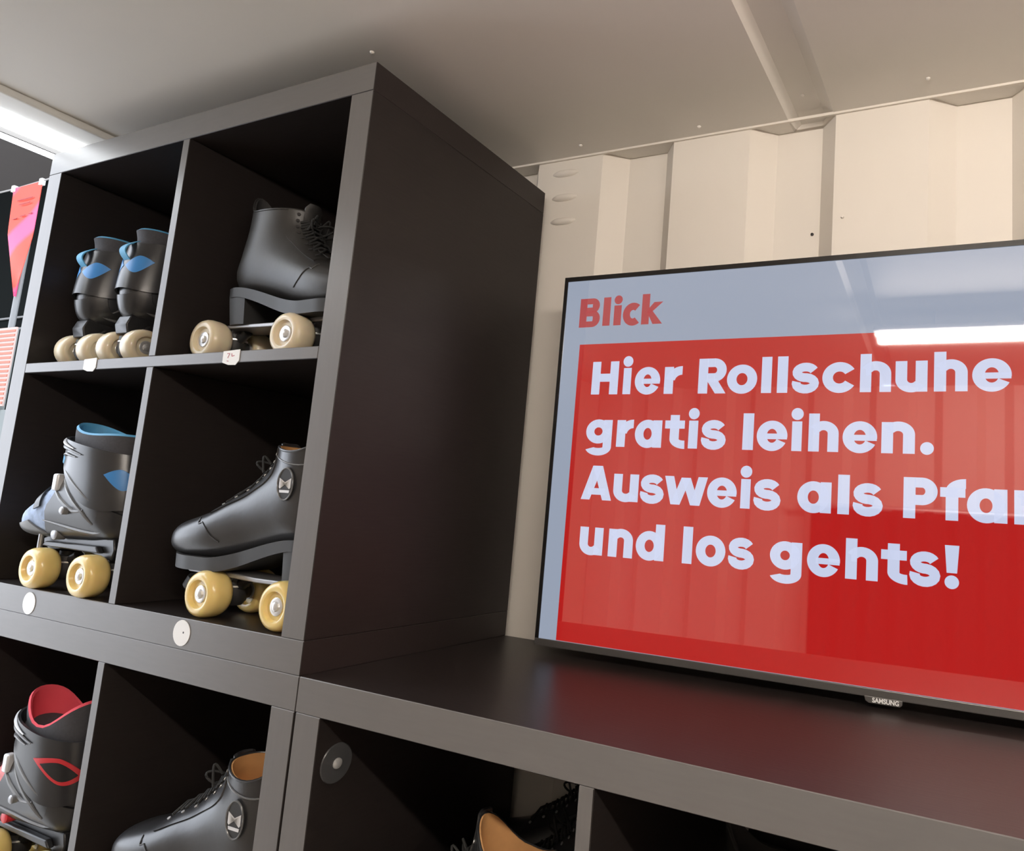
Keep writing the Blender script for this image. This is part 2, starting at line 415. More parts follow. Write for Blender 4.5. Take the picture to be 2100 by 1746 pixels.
LINES = [  # (baseline, [(letter, left, right)])
 (0.3815, [('H',.0607,.1043),('i',.1122,.1256),('e',.1314,.1713),('r',.1777,.2053),('R',.2292,.2697),('o',.2708,.3133),('l',.3192,.3330),('l',.3407,.3548),
           ('s',.3605,.3957),('c',.4000,.4420),('h',.4475,.4852),('u',.4902,.5276),('h',.5350,.5727),('e',.5776,.6201)]),
 (0.3044, [('g',.0579,.1005),('r',.1083,.1352),('a',.1373,.1790),('t',.1835,.2130),('i',.2189,.2332),('s',.2381,.2733),('l',.2970,.3118),('e',.3163,.3575),
           ('i',.3628,.3767),('h',.3849,.4231),('e',.4280,.4702),('n',.4752,.5144),('.',.5204,.5360)]),
 (0.2264, [('A',.0574,.1069),('u',.1093,.1487),('s',.1517,.1876),('w',.1884,.2513),('e',.2511,.2927),('i',.2977,.3116),('s',.3160,.3517),('a',.3734,.4164),
           ('l',.4243,.4386),('s',.4430,.4784),('P',.5023,.5409),('f',.5436,.5718),('a',.5729,.6155),('n',.6225,.6605),('d',.6660,.7090)]),
 (0.1480, [('u',.0610,.0988),('n',.1078,.1459),('d',.1506,.1934),('l',.2204,.2344),('o',.2396,.2812),('s',.2853,.3201),('g',.3411,.3824),('e',.3888,.4296),
           ('h',.4361,.4747),('t',.4780,.5075),('s',.5108,.5447),('!',.5495,.5652)])]
def logo_patches():
    R = []; H = 0.0450; s = 0.0122; z = 0.0
    # B
    x = 0.0307; w = 0.0350
    R.append(rect(x, x+s, 0, H)); r2 = H*0.29; r1 = H*0.26
    for (y0, r, ww) in ((0, r2, w), (H-2*r1, r1, w-0.0015)):
        R.append(rect(x+s*0.9, x+ww-r, y0, y0+s*0.75)); R.append(rect(x+s*0.9, x+ww-r, y0+2*r-s*0.75, y0+2*r)); R.append(arc(x+ww-r, y0+r, r, r, s, s*0.75, -90, 90, 18))
    R.append(rect(0.0706, 0.0706+s, 0.0010, H)); R.append(rect(0.0890, 0.0890+s, 0.0008, H*0.70)); R.append(disc(0.0952, H*0.89, 0.0068))
    R.append(arc(0.1205, 0.0165, 0.0165, 0.0175, s*0.95, s*0.9, 50, 310, 28))
    k = 0.1345; R.append(rect(k, k+s, 0, H+0.0010))
    R.append(poly((k+s*0.7, 0.0115), (k+s*0.7, 0.021), (k+0.0195, 0.0330), (k+0.0335, 0.0330)))
    R.append(poly((k+s*0.75, 0.0180), (k+s*1.15, 0.0240), (k+0.0335, 0.0), (k+0.0185, 0.0)))
    return R
TVTH = 0.03
def television():
    t = thing('television', 'wall-mounted flat screen showing white German text on red', 'television', (0.117, 0.300, 0.0), (0, 0, TVTH))
    Wd, z0, z1 = 0.985, 0.0128, 0.5662
    m = MB(); m.box(0, Wd, 0.004, 0.034, z0, z1); m.box(0.12, Wd-0.12, 0.034, 0.058, 0.06, 0.36)
    bevel(link('back_case', m.mesh('back_case', TVBLACK), t), 0.002)
    m = MB(); b = 0.0058
    m.box(0, b, -0.0012, 0.006, z0, z1); m.box(Wd-b, Wd, -0.0012, 0.006, z0, z1); m.box(b, Wd-b, -0.0012, 0.006, z1-b-0.0012, z1)
    link('frame', m.mesh('frame', TVBLACK), t)
    m = MB(); m.box(0.0, Wd, -0.0022, 0.006, z0, 0.0228)
    bevel(link('lower_bezel', m.mesh('lower_bezel', TVGREY), t), 0.001)
    sx0, sx1, sz0, sz1 = b, Wd-b, 0.0228, z1-b-0.0012
    s = MB(); s.add([(sx0,0,sz0),(sx1,0,sz0),(sx1,0,sz1),(sx0,0,sz1)], [(0,1,2,3)])
    s.add([(sx0,0.0035,sz0),(sx1,0.0035,sz0),(sx1,0.0035,sz1),(sx0,0.0035,sz1)], [(3,2,1,0)])
    scr = link('screen', s.mesh('screen', SCRPALE), t); scr['label'] = 'glossy lit screen with pale blue margins'
    def flat(name, patches, mt, y, label=None, par=scr):
        mm = MB()
        for vs, fs in patches: mm.add([(x, y, z) for x, z in vs], fs)
        me = bpy.data.meshes.new(name); me.from_pydata(mm.v, [], mm.f); me.materials.append(mt)
        # face the room
        import bmesh
        bm = bmesh.new(); bm.from_mesh(me)
        for f in bm.faces:
            f.normal_update()
            if f.normal.y > 0: f.normal_flip()
        bm.to_mesh(me); bm.free()
        o = link(name, me, par)
        if label: o['label'] = label
        return o
    flat('red_panel', [rect(0.0350, sx1, sz0+0.0006, 0.4585)], SCRRED, -0.0003, 'bright red text panel')
    flat('logo_lettering', [([(x, z+0.4852) for x, z in v], f) for v, f in logo_patches()], SCRLOGO, -0.0003, 'red lettering Blick')
    for (z, let), words in zip(LINES, ('Hier Rollschuhe', 'gratis leihen.', 'Ausweis als Pfand', 'und los gehts!')):
        rest = list(let)
        for word in words.split():
            pp = []
            for ch, a, bb in rest[:len(word)]: pp += [([(x+a, y+z) for x, y in v], f) for v, f in glyph(ch, bb-a)]
            rest = rest[len(word):]
            flat('word', pp, SCRTEXT, -0.0006, 'white lettering ' + word)
    # maker's badge under the bezel
    m = MB(); m.prism([(0.4625, 0.0140), (0.4640, 0.0085), (0.4680, 0.0062), (0.5030, 0.0062), (0.5055, 0.0085), (0.5060, 0.0140)], -0.0030, 0.004)
    bd = bevel(link('badge', m.mesh('badge', TVGREY), t), 0.0006)
    cu = bpy.data.curves.new('badge_text', 'FONT'); cu.body = 'SAMSUNG'; cu.size = 0.0078; cu.offset = 0.00025
    tmp = bpy.data.objects.new('badge_text', cu); COL.objects.link(tmp)
    dg = bpy.context.evaluated_depsgraph_get(); me = bpy.data.meshes.new_from_object(tmp.evaluated_get(dg))
    bpy.data.objects.remove(tmp)
    xs = [v.co.x for v in me.vertices]; k = 0.0300/(max(xs)-min(xs))
    for v in me.vertices: v.co = Vector((0.4720 + (v.co.x-min(xs))*k, -0.0032, 0.0078 + v.co.y*0.95))
    me.materials.clear(); me.materials.append(mat('white_badge_print', (0.8, 0.8, 0.8), 0.4)); link('badge_text', me, bd)
    m = MB(); m.box(0.25, 0.70, 0.058, 0.0665, 0.14, 0.30); link('wall_bracket', m.mesh('wall_bracket', DMETAL), t)
television()

# ------------------------------------------------------------------ lofted boots
class Loft:
    """sections: (Px, Pz, Qx, Qz, halfwidth, exponent): P on the instep/front line, Q on the sole/heel line"""
    def __init__(s, sec, warp=None): s.S = [tuple(map(float, q)) for q in sec]; s.n = len(sec); s.warp = warp
    def sec(s, t):
        t = max(0.0, min(1.0, t)) * (s.n-1); i = min(int(t), s.n-2); u = t-i
        g = lambda k: s.S[max(0, min(s.n-1, k))]
        a, b, c, d = g(i-1), g(i), g(i+1), g(i+2)
        return [0.5*(2*q + (r-p)*u + (2*p-5*q+4*r-w)*u*u + (-p+3*q-3*r+w)*u**3) for p, q, r, w in zip(a, b, c, d)]
    def pt(s, t, a, k=1.0, off=0.0):
        px, pz, qx, qz, w, e = s.sec(t)
        ca, sa = math.cos(a), math.sin(a); e = 2/max(e, 1.2)
        c = math.copysign(abs(ca)**e, ca); q = math.copysign(abs(sa)**e, sa)
        hx, hz = (px-qx)/2, (pz-qz)/2; L = math.hypot(hx, hz) or 1e-6
        kk = k + off/L; kw = k + off/max(w, 1e-6)
        p = Vector(((px+qx)/2 + hx*c*kk, w*q*kw, (pz+qz)/2 + hz*c*kk))
        return s.warp(t, a, p) if s.warp else p
    def skin(s, mb, t0=0, t1=1, rings=30, n=28, k=1.0, off=0.0, cap0=True, cap1=False, mi=0, a0=0.0, a1=2*PI):
        full = abs(a1-a0-2*PI) < 1e-6; m = n if full else n+1
        vs = []; fs = []
        for i in range(rings+1):
            t = t0+(t1-t0)*i/rings
            for j in range(m): vs.append(s.pt(t, a0+(a1-a0)*j/n, k, off))
        for i in range(rings):
            for j in range(n):
                b = (j+1) % m if full else j+1
                fs.append((i*m+j, i*m+b, (i+1)*m+b, (i+1)*m+j))
        if full and cap0: fs.append(tuple(range(m-1, -1, -1)))
        if full and cap1: fs.append(tuple(rings*m+j for j in range(m)))
        mb.add(vs, fs, mi)
    def shell(s, mb, t0, t1, a0, a1, th=0.003, rings=20, n=24, off=0.0, flare=0.0):
        """a patch of real thickness standing proud of the loft"""
        vs = []; fs = []; M = n+1
        for lay in (off, off+th):
            for i in range(rings+1):
                tt0 = t0; tt1 = t1
                for j in range(M):
                    a = a0+(a1-a0)*j/n
                    lo = tt0(a) if callable(tt0) else tt0; hi = tt1(a) if callable(tt1) else tt1
                    vs.append(s.pt(lo+(hi-lo)*i/rings, a, 1.0, lay+flare*(1-i/rings)**2))
        K = (rings+1)*M
        for i in range(rings):
            for j in range(n):
                q = (i*M+j, i*M+j+1, (i+1)*M+j+1, (i+1)*M+j)
                fs.append(q); fs.append(tuple(K+x for x in q[::-1]))
        for i in range(rings):
            for j in (0, n):
                fs.append((i*M+j, (i+1)*M+j, K+(i+1)*M+j, K+i*M+j))
        for j in range(n):
            for i in (0, rings):
                fs.append((i*M+j, i*M+j+1, K+i*M+j+1, K+i*M+j))
        mb.add(vs, fs)
    def line(s, pts, off=0.0): return [s.pt(t, a, 1.0, off) for t, a in pts]

CACHE = {}
def cached(key, fn):
    if key not in CACHE: CACHE[key] = fn()
    return CACHE[key]

WR, WH = 0.0305, 0.0165       # wheel radius and half width
def wheel_mesh(m_):
    def f():
        m = MB(); R, h = WR, WH
        m.lathe([(0.0075, -h+0.006), (0.0165, -h+0.006), (0.0185, -h+0.001), (0.0225, -h), (0.0272, -h+0.0022), (R-0.0008, -h+0.0068), (R, -h+0.011),
                 (R, h-0.011), (R-0.0008, h-0.0068), (0.0272, h-0.0022), (0.0225, h), (0.0185, h-0.001), (0.0165, h-0.006), (0.0075, h-0.006), (0.0075, -h+0.006)], 'y', 32)
        return m.mesh('wheel', m_, 0.9)
    return cached('wheel'+m_.name, f)
def bearing_mesh():
    def f():
        m = MB(); h = WH
        for s in (-1, 1):
            m.lathe([(0, s*(h-0.0062)), (0.0108, s*(h-0.0062)), (0.0112, s*(h-0.0048)), (0.0100, s*(h-0.0042)), (0.0060, s*(h-0.0050)), (0, s*(h-0.0050))], 'y', 20)
        m.tube([(0, -h+0.0062, 0), (0, h-0.0062, 0)], 0.0070, 12)
        return m.mesh('bearing', STEEL, 0.7)
    return cached('bearing', f)
def nut_mesh():
    def f():
        m = MB(); h = WH
        m.lathe([(0, -h+0.0012), (0.0030, -h+0.0014), (0.0058, -h+0.0026), (0.0062, -h+0.0050), (0.0020, -h+0.0052), (0.0020, h-0.0052), (0.0062, h-0.0050), (0.0058, h-0.0026), (0.0030, h-0.0014), (0, h-0.0012)], 'y', 8)
        return m.mesh('axle_nut', STEEL, 0.5)
    return cached('nut', f)
def truck_mesh(dirn):
    def f():
        m = MB()
        m.lathe([(0, 0.0140), (0.0120, 0.0140), (0.0165, 0.0200), (0.0175, 0.0300), (0.0172, 0.0380), (0.0150, 0.0385), (0.0150, 0.0410), (0.0175, 0.0415), (0.0175, 0.0485), (0.0110, 0.0500), (0.0110, 0.0560), (0, 0.0560)], 'z', 24)
        m.tube([(0, -0.046, WR), (0, 0.046, WR)], 0.0042, 10, 1)
        m.tube([(0, -0.020, WR), (0, 0.020, WR)], 0.0100, 12, 1)
        m.lathe([(0, 0.0383), (0.0188, 0.0383), (0.0188, 0.0405), (0, 0.0405)], 'z', 24, (0, 0, 0), 2)
        m.tube([(0, 0, WR+0.004), (dirn*0.030, 0, 0.052)], [0.010, 0.007], 10, 1)
        return m.mesh('truck', [RUBBER, DMETAL, STEEL], 0.7)
    return cached('truck%d' % dirn, f)
def running_gear(t, xr, xf, half, wm):
    for x, d in ((xr, 1), (xf, -1)):
        link('truck', truck_mesh(d), t, (x, 0, 0))
        for s in (-1, 1):
            w = link('wheel', wheel_mesh(wm), t, (x, s*half, WR))
            link('bearing', bearing_mesh(), w); link('axle_nut', nut_mesh(), w)

# --- lace-up quad skate -------------------------------------------------------
def classic_loft(kind):
    S = [(.2725,.094,.2725,.086,.008,2), (.2690,.109,.2700,.077,.028,2.3), (.252,.1225,.252,.0725,.0410,2.4), (.222,.132,.222,.070,.0460,2.4),
         (.190,.144,.186,.071,.0455,2.3), (.166,.158,.150,.077,.0415,2.2)]
    if kind == 'high':
        S += [(.150,.171,.105,.090,.0370,2.1), (.140,.183,.055,.1015,.0350,2.1),
              (.133,.193,.012,.107,.0345,2.1), (.129,.202,-.008,.127,.0345,2.1), (.127,.2095,.000,.158,.0345,2.1), (.127,.217,.012,.195,.0350,2.1),
              (.128,.224,.018,.228,.0360,2.1)]
    else:
        S += [(.144,.170,.105,.090,.0370,2.1), (.129,.182,.055,.1015,.0350,2.1),
              (.117,.193,.015,.107,.0345,2.1), (.108,.202,-.004,.127,.0345,2.1), (.102,.2095,-.003,.158,.0345,2.1), (.098,.217,-.002,.195,.0355,2.1),
              (.096,.229,-.004,.232,.0370,2.1)]
    def warp(t, a, p):
        if kind == 'tall' and t > 0.70:
            u = (t-0.70)/0.30; p = p + Vector((0, 0, u*(0.030*max(0, math.cos(a))**2 - 0.012*max(0, -math.cos(a)))))
        if t > 0.80:
            u = (t-0.80)/0.20; ca = math.cos(a)
            if kind == 'high':
                p = p + Vector((-0.012*u*max(0, -ca)**4, 0, u*(0.036*max(0, -ca)**5 - 0.003*math.sin(a)**2)))
            else:
                p = p + Vector((0, 0, u*(0.014*max(0, -ca)**3 - 0.010*math.sin(a)**4)))
        return p
    return Loft(S, warp)
def sole_prof(x):
    if x < 0.030: return 0.1050
    if x < 0.175:
        u = (x-0.030)/0.145; u = u*u*(3-2*u)*0.6+u*0.4; return 0.1050 + (0.0715-0.1050)*u
    return 0.0715 + max(0, (x-0.22))**2*2.5
def sole_low(x):
    if x < 0.030: return 0.0960
    if x < 0.165:
        u = (x-0.030)/0.135; u = u*u*(3-2*u)*0.5+u*0.5; return 0.0960 + (0.0585-0.0960)*u
    return 0.0585 + max(0, (x-0.225))**2*4.0
def half_w(x):
    pts = [(-0.006,0.016),(0.004,0.027),(0.02,0.0325),(0.07,0.0325),(0.12,0.0335),(0.17,0.0410),(0.215,0.0435),(0.240,0.0390),(0.256,0.0290),(0.266,0.012)]
    for (a, b), (c, d) in zip(pts, pts[1:]):
        if x <= c: return b + (d-b)*max(0, (x-a))/(c-a)
    return pts[-1][1]
def classic_parts(kind, leather):
    L = classic_loft(kind); out = []
    def P(name, fn, mt, sm=0.7, sub=None): out.append((name, cached(('classic', kind, leather.name, name, len(out)), lambda: (lambda m: (fn(m), m.mesh(name, mt, sm))[1])(MB())), sub))
    P('boot_upper', lambda m: L.skin(m, 0, 1, 46, 36), leather)
    def lin(m):
        L.skin(m, 1, 0.74, 12, 36, 0.93, 0, cap0=False, cap1=True)
        n = 36; o = [L.pt(1, 2*PI*j/n) for j in range(n)]; i_ = [L.pt(1, 2*PI*j/n, 0.93) for j in range(n)]
        m.add(o+i_, [(j, (j+1) % n, n+(j+1) % n, n+j) for j in range(n)])
    P('lining', lin, TAN if kind != 'high' else DARKLIN)
    P('collar_piping', lambda m: (m.tube([L.pt(1, 2*PI*j/40) for j in range(40)], 0.0016, 6, closed=True)), leather)
    if kind != 'high':
        P('ankle_seam', lambda m: m.tube([L.pt(0.935, 0.35+(2*PI-0.7)*j/40, 1, 0.0004) for j in range(41)], 0.0011, 6), RIDGE)
    P('vamp_seam', lambda m: (m.tube(L.line([(0.30+0.02*math.sin(j/20*PI), 0.9+0.065*j) for j in range(6)]+[(0.33+0.01*j, 1.2+0.10*j) for j in range(9)], 0.0003), 0.0009, 6),
                              m.tube(L.line([(0.30+0.02*math.sin(j/20*PI), -0.9-0.065*j) for j in range(6)]+[(0.33+0.01*j, -1.2-0.10*j) for j in range(9)], 0.0003), 0.0009, 6)), leather)
    # eyestays: a proud facing each side of the lacing gap
    for s in (1, -1):
        P('eyestay', lambda m, s=s: L.shell(m, 0.34, 0.985, s*0.22, s*0.85, 0.0016, 24, 6), leather)
    def tongue(m):
        n = 8; vs = []
        path = [(L.pt(0.34+0.66*i/10, 0)) for i in range(11)]
        top = path[-1]; path += [top+Vector((0.001, 0, 0.004)), top+Vector((0.003, 0, 0.010))] if kind == 'high' else [top+Vector((0.0, 0, 0.0015)), top+Vector((0.0, 0, 0.003))]
        k = len(path)
        for lay in (0.0006, 0.0036):
            for i, p in enumerate(path):
                w = 0.012 + 0.002*i/k; w = w if i < k-1 else w*0.7
                for j in range(n+1):
                    u = -1+2*j/n; vs.append(p + Vector((lay*0.8 - 0.004*u*u, w*u, lay*0.6)))
        K = k*(n+1); fs = []
        for i in range(k-1):
            for j in range(n):
                q = (i*(n+1)+j, i*(n+1)+j+1, (i+1)*(n+1)+j+1, (i+1)*(n+1)+j); fs += [q, tuple(K+x for x in q[::-1])]
            for j in (0, n): fs.append((i*(n+1)+j, (i+1)*(n+1)+j, K+(i+1)*(n+1)+j, K+i*(n+1)+j))
        for j in range(n):
            for i in (0, k-1): fs.append((i*(n+1)+j, i*(n+1)+j+1, K+i*(n+1)+j+1, K+i*(n+1)+j))
        m.add(vs, fs)
    P('tongue', tongue, leather)
    def laces(m):
        ts = [0.37, 0.44, 0.51, 0.59, 0.67, 0.75]
        for i, t in enumerate(ts):
            for s in (1, -1):
                t2 = t+0.05
                m.tube([L.pt(t, s*0.42, 1, 0.003), L.pt((t+t2)/2, s*0.12, 1, 0.0085), L.pt(t2, -s*0.20, 1, 0.0065), L.pt(t2, -s*0.44, 1, 0.003)], 0.0017, 6)
        # bow loops hanging over the instep
        for s in (1, -1):
            c = L.pt(0.74, 0, 1, 0.006)
            m.tube([c + Vector((0.004+0.014*math.sin(PI*i/12), s*0.020*math.sin(2*PI*i/12*0.5)*(0.4+i/12), -0.002-0.016*i/12+0.012*math.sin(PI*i/12))) for i in range(13)], 0.0015, 6)
            m.tube([c + Vector((0.006+0.010*math.sin(PI*i/10), s*(0.006+0.010*i/10), 0.016*math.sin(PI*i/10)-0.012*i/10)) for i in range(11)], 0.0015, 6)
    P('laces', laces, LACE)
    def eyes(m):
        for t in (0.37, 0.44, 0.51, 0.59, 0.67, 0.75, 0.84, 0.93):
            for s in (1, -1):
                p = L.pt(t, s*0.52, 1, 0.0019); q = L.pt(t, s*0.52, 1, 0.006); d = (q-p).normalized()
                m.tube([p, p+d*0.0010], 0.0026 if kind == 'high' else 0.0021, 10)
    P('eyelets', eyes, DARKLIN if kind == 'high' else STEEL)
    if kind != 'high':
        for s in (1, -1):
            def ctr(): return 0.80, s*1.62
            def frame(s=s):
                c = L.pt(0.80, s*1.62, 1, 0.0012)
                n = (L.pt(0.80, s*1.62, 1, 0.01)-c).normalized()
                u = Vector((-1, 0, 0)) if s < 0 else Vector((-1, 0, 0)); u = (u - n*u.dot(n)).normalized(); v = Vector((0, 0, 1)); v = (v-n*v.dot(n)-u*v.dot(u)).normalized()
                c = Vector((0.048, s*0.0358, 0.179))
                return c, u, v, n
            def patch(m, pts, h0, h1, s=s):
                c, u, v, n = frame(s); k = len(pts); pts = [(x*0.74, y*0.74) for x, y in pts]
                m.add([c+u*x+v*y+n*h0 for x, y in pts]+[c+u*x+v*y+n*h1 for x, y in pts], [tuple(range(k)), tuple(range(2*k-1, k-1, -1))]+[(i, i+k, (i+1) % k+k, (i+1) % k) for i in range(k)])
            ov = [(0.0175*math.cos(2*PI*i/28), 0.027*math.sin(2*PI*i/28)) for i in range(28)]
            idx = len(out)
            P('emblem', lambda m, s=s: patch(m, ov, -0.006, 0.0012, s), SHELLD)
            def rim(m, s=s):
                c, u, v, n = frame(s); m.tube([c+u*x*0.75+v*y*0.75+n*0.0012 for x, y in ov], 0.0011, 6, closed=True)
            P('emblem_rim', rim, RIDGE, 0.7, idx)
            def wing(m, s=s):
                for q in (1, -1):
                    patch(m, [(q*0.0132, 0.0100), (q*0.0132, -0.0060), (q*0.0110, -0.0085), (0.0, -0.0010), (0.0, 0.0028)], 0.0011, 0.0018, s)
                patch(m, [(-0.0118, -0.0105), (0.0118, -0.0105), (0.0108, -0.0150), (-0.0108, -0.0150)], 0.0011, 0.0018, s)
            P('emblem_print', wing, SILVER, 0.7, idx)
    def sole(m):
        xs = [-0.006+0.272*i/40 for i in range(41)]; vs = []
        for x in xs:
            z = sole_prof(x)+0.0050; w = half_w(x)+0.0010; zl = sole_low(x)
            vs += [(x, -w, z), (x, w, z), (x, w*0.97, zl), (x, -w*0.97, zl)]
        fs = [(3, 2, 1, 0), tuple(160+i for i in (0, 1, 2, 3))]
        for i in range(40):
            for j in range(4): fs.append((4*i+j, 4*i+(j+1) % 4, 4*i+4+(j+1) % 4, 4*i+4+j))
        m.add(vs, fs)
    P('sole', sole, SOLE)
    def heel(m):
        vs = []
        outl = [(0.048, 0.0300), (0.030, 0.0315), (0.012, 0.029), (0.0, 0.019), (0.0, -0.019), (0.012, -0.029), (0.030, -0.0315), (0.048, -0.0300)]
        for z, k in ((0.0985, 1.0), (0.0560, 0.88)):
            for x, y in outl: vs.append((-0.004+(1-k)*0.05+x*k, y*k, z))
        n = 8; m.add(vs, [tuple(range(n)), tuple(range(2*n-1, n-1, -1))]+[(i, i+n, (i+1) % n+n, (i+1) % n) for i in range(n)])
    P('heel', heel, SOLE, 0.5)
    return out, L
def classic_skate(label, loc, rotz, kind='emblem', xr=0.024, xf=0.169, group=None, wm=AMBER, leather=None, scale=1.0):
    leather = leather or (LEATHERM if kind == 'high' else LEATHER)
    t = thing('roller_skate', label, 'roller skate', loc, (0, 0, rotz), group, scale=scale)
    parts, L = classic_parts(kind, leather); objs = []
    for name, me, sub in parts:
        objs.append(link(name, me, objs[sub] if sub is not None else t))
        if name in ('eyelets', 'laces', 'vamp_seam'): objs[-1]['kind'] = 'stuff'
    def plate():
        m = MB()
        m.prism([(-0.006, 0.0520), (0.002, 0.0570), (0.100, 0.0565), (0.165, 0.0595), (0.235, 0.0600), (0.244, 0.0570), (0.235, 0.0530), (0.165, 0.0525), (0.100, 0.0505)], -0.022, 0.022)
        m.prism([(xr-0.022, 0.0560), (xr+0.022, 0.0560), (xr+0.014, 0.0475), (xr-0.014, 0.0475)], -0.016, 0.016); m.prism([(xf-0.022, 0.0560), (xf+0.022, 0.0560), (xf+0.014, 0.0475), (xf-0.014, 0.0475)], -0.016, 0.016)
        return m.mesh('plate', METAL)
    bevel(link('plate', cached(('plate', xr, xf), plate), t), 0.0015)
    def stop():
        m = MB(); m.lathe([(0, -0.034), (0.016, -0.033), (0.018, -0.030), (0.0155, -0.016), (0.006, -0.014), (0.006, 0.0), (0, 0.0)], 'z', 20); return m.mesh('toe_stop', RUBBER, 0.7)
    link('toe_stop', cached('stop', stop), t, (0.2365, 0, 0.058), (0, -0.35, 0))
    running_gear(t, xr, xf, 0.034, wm)
    return t

# --- buckled hard-shell quad skate ---------------------------------------------
HS = [(.2780,.098,.2780,.088,.006,2), (.2740,.112,.2750,.080,.026,2.3), (.258,.124,.258,.0770,.0390,2.5), (.232,.136,.230,.0765,.0440,2.5),
      (.208,.152,.198,.0765,.0440,2.4), (.192,.168,.158,.0765,.0425,2.3), (.182,.180,.110,.0765,.0400,2.2), (.176,.190,.060,.0780,.0385,2.2),
      (.1735,.199,.022,.085,.0385,2.2), (.1735,.207,.008,.110,.0395,2.2), (.1750,.216,.006,.145,.0410,2.2), (.1770,.226,.010,.180,.0425,2.2), (.1780,.234,.016,.212,.0430,2.2)]
HS = [(a*0.875, b, c*0.875, d, e, f) for a, b, c, d, e, f in HS]
def liner_loft(deep):
    fr, re, sd = (0.013, 0.026, 0.020) if deep else (0.009, 0.001, 0.005)
    S = [(.145,.196,.022,.165,.0360,2.2), (.149,.214,.018,.190,.0375,2.2), (.153,.226,.018,.208,.0385,2.2), (.155,.238,.018,.222,.0385,2.2), (.155,.246,.016,.234,.0380,2.2)]
    def warp(t, a, p):
        u = max(0, (t-0.35)/0.65); ca = math.cos(a)
        return p + Vector((0.004*u*ca, 0, u*(fr*max(0, ca)**2 + re*max(0, -ca)**2 - sd*abs(math.sin(a))**5)))
    return Loft(S, warp)
def hybrid_skate(label, loc, rotz, colour, group=None, wm=AMBER, xr=0.029, xf=0.159, scale=1.0):
    acc, trim, fab = (BLUE, LBLUE, BLUEFAB) if colour == 'blue' else (RED, REDFAB, PINKFAB)
    t = thing('roller_skate', label, 'roller skate', loc, (0, 0, rotz), group, scale=scale)
    L = Loft(HS); N = liner_loft(colour == 'red')
    def C(key, fn, mt, sm=0.7): return cached(('hybrid', key, mt.name if not isinstance(mt, list) else '+'.join(q.name for q in mt)), lambda: (lambda m: (fn(m), m.mesh(key, mt, sm))[1])(MB()))
    link('toe_box', C('toe_box', lambda m: L.skin(m, 0, 0.62, 30, 32, 0.985, 0), fab), t)
    # toe cap: hard rim round the toe
    link('toe_cap', C('toe_cap', lambda m: L.shell(m, 0.03, lambda a: 0.26+0.12*max(0, -math.cos(a)), 1.75, 2*PI-1.75, 0.0022, 14, 28), RIDGE), t)
    link('toe_strap', C('toe_strap', lambda m: L.shell(m, 0.325, 0.375, -1.5, 1.5, 0.0025, 4, 24, 0.0006), SHELLD), t)
    # lower shell
    def low(m):
        lo = lambda a: 0.33+0.22*max(0, math.cos(a))**0.8+0.09*math.sin(a)**2
        hi = lambda a: 0.735 if True else 0
        L.shell(m, lo, 0.80, 0.42, 2*PI-0.42, 0.0032, 26, 44)
    sh = link('shell', C('shell', low, SHELLP), t)
    # cuff
    def cuff(m):
        lo = lambda a: 0.705+0.10*max(0, -math.cos(a))**1.5+0.03*max(0, math.cos(a))
        L.shell(m, lo, 0.985, 0.28, 2*PI-0.28, 0.0034, 18, 44, 0.0036, 0.0035)
    cf = link('cuff', C('cuff', cuff, SHELLP), t)
    link('inner_boot', C('inner_boot', lambda m: L.skin(m, 0.45, 0.90, 30, 32, 0.97, 0, cap0=True, cap1=True), FABRIC), t)
    # padded liner collar with coloured inside
    ln = link('liner', C('liner'+colour, lambda m: N.skin(m, 0, 1, 16, 36, 1.0, 0, cap0=False), FABRIC), t)
    def inner(m):
        N.skin(m, 1, 0.02, 12, 36, 0.90, 0, cap0=False, cap1=True)
        n = 36; o = [N.pt(1, 2*PI*j/n) for j in range(n)]; c = [N.pt(1, 2*PI*j/n, 0.95)+Vector((0, 0, 0.003)) for j in range(n)]; i_ = [N.pt(1, 2*PI*j/n, 0.90) for j in range(n)]
        m.add(o+c+i_, [(j, (j+1) % n, n+(j+1) % n, n+j) for j in range(n)]+[(n+j, n+(j+1) % n, 2*n+(j+1) % n, 2*n+j) for j in range(n)])
    link('liner_trim', C('liner_trim', inner, trim), ln)
    # raised ridges on both sides of the cuff and shell
    curves = [[(0.965, 0.55), (0.945, 0.75), (0.940, 1.1), (0.945, 1.6)], [(0.885, 0.62), (0.905, 0.95), (0.925, 1.35), (0.935, 1.8)],
              [(0.78, 0.75), (0.83, 0.95), (0.88, 1.25), (0.91, 1.65)], [(0.735, 1.05), (0.755, 1.35), (0.765, 1.8), (0.765, 2.2)]]
    def ridge(m, c, s):
        P = []
        for i in range(len(c)-1):
            for k in range(6):
                u = k/6; P.append((c[i][0]+(c[i+1][0]-c[i][0])*u, s*(c[i][1]+(c[i+1][1]-c[i][1])*u)))
        pts = L.line(P, 0.0085); n = len(pts)
        m.tube(pts, [0.0006+0.0020*math.sin(PI*(i+0.5)/n) for i in range(n)], 6)
    for ci, c in enumerate(curves):
        for s in (1, -1):
            link('ridge', C('ridge%d%d' % (ci, s), lambda m: ridge(m, c, s), SILVER if ci == 0 else RIDGE), cf)
    c2 = [[(0.50, 1.15), (0.54, 1.5), (0.60, 1.8), (0.69, 1.9)], [(0.60, 1.0), (0.63, 1.5), (0.66, 1.9), (0.66, 2.4)], [(0.40, 1.9), (0.52, 2.2), (0.62, 2.45), (0.70, 2.55)]]
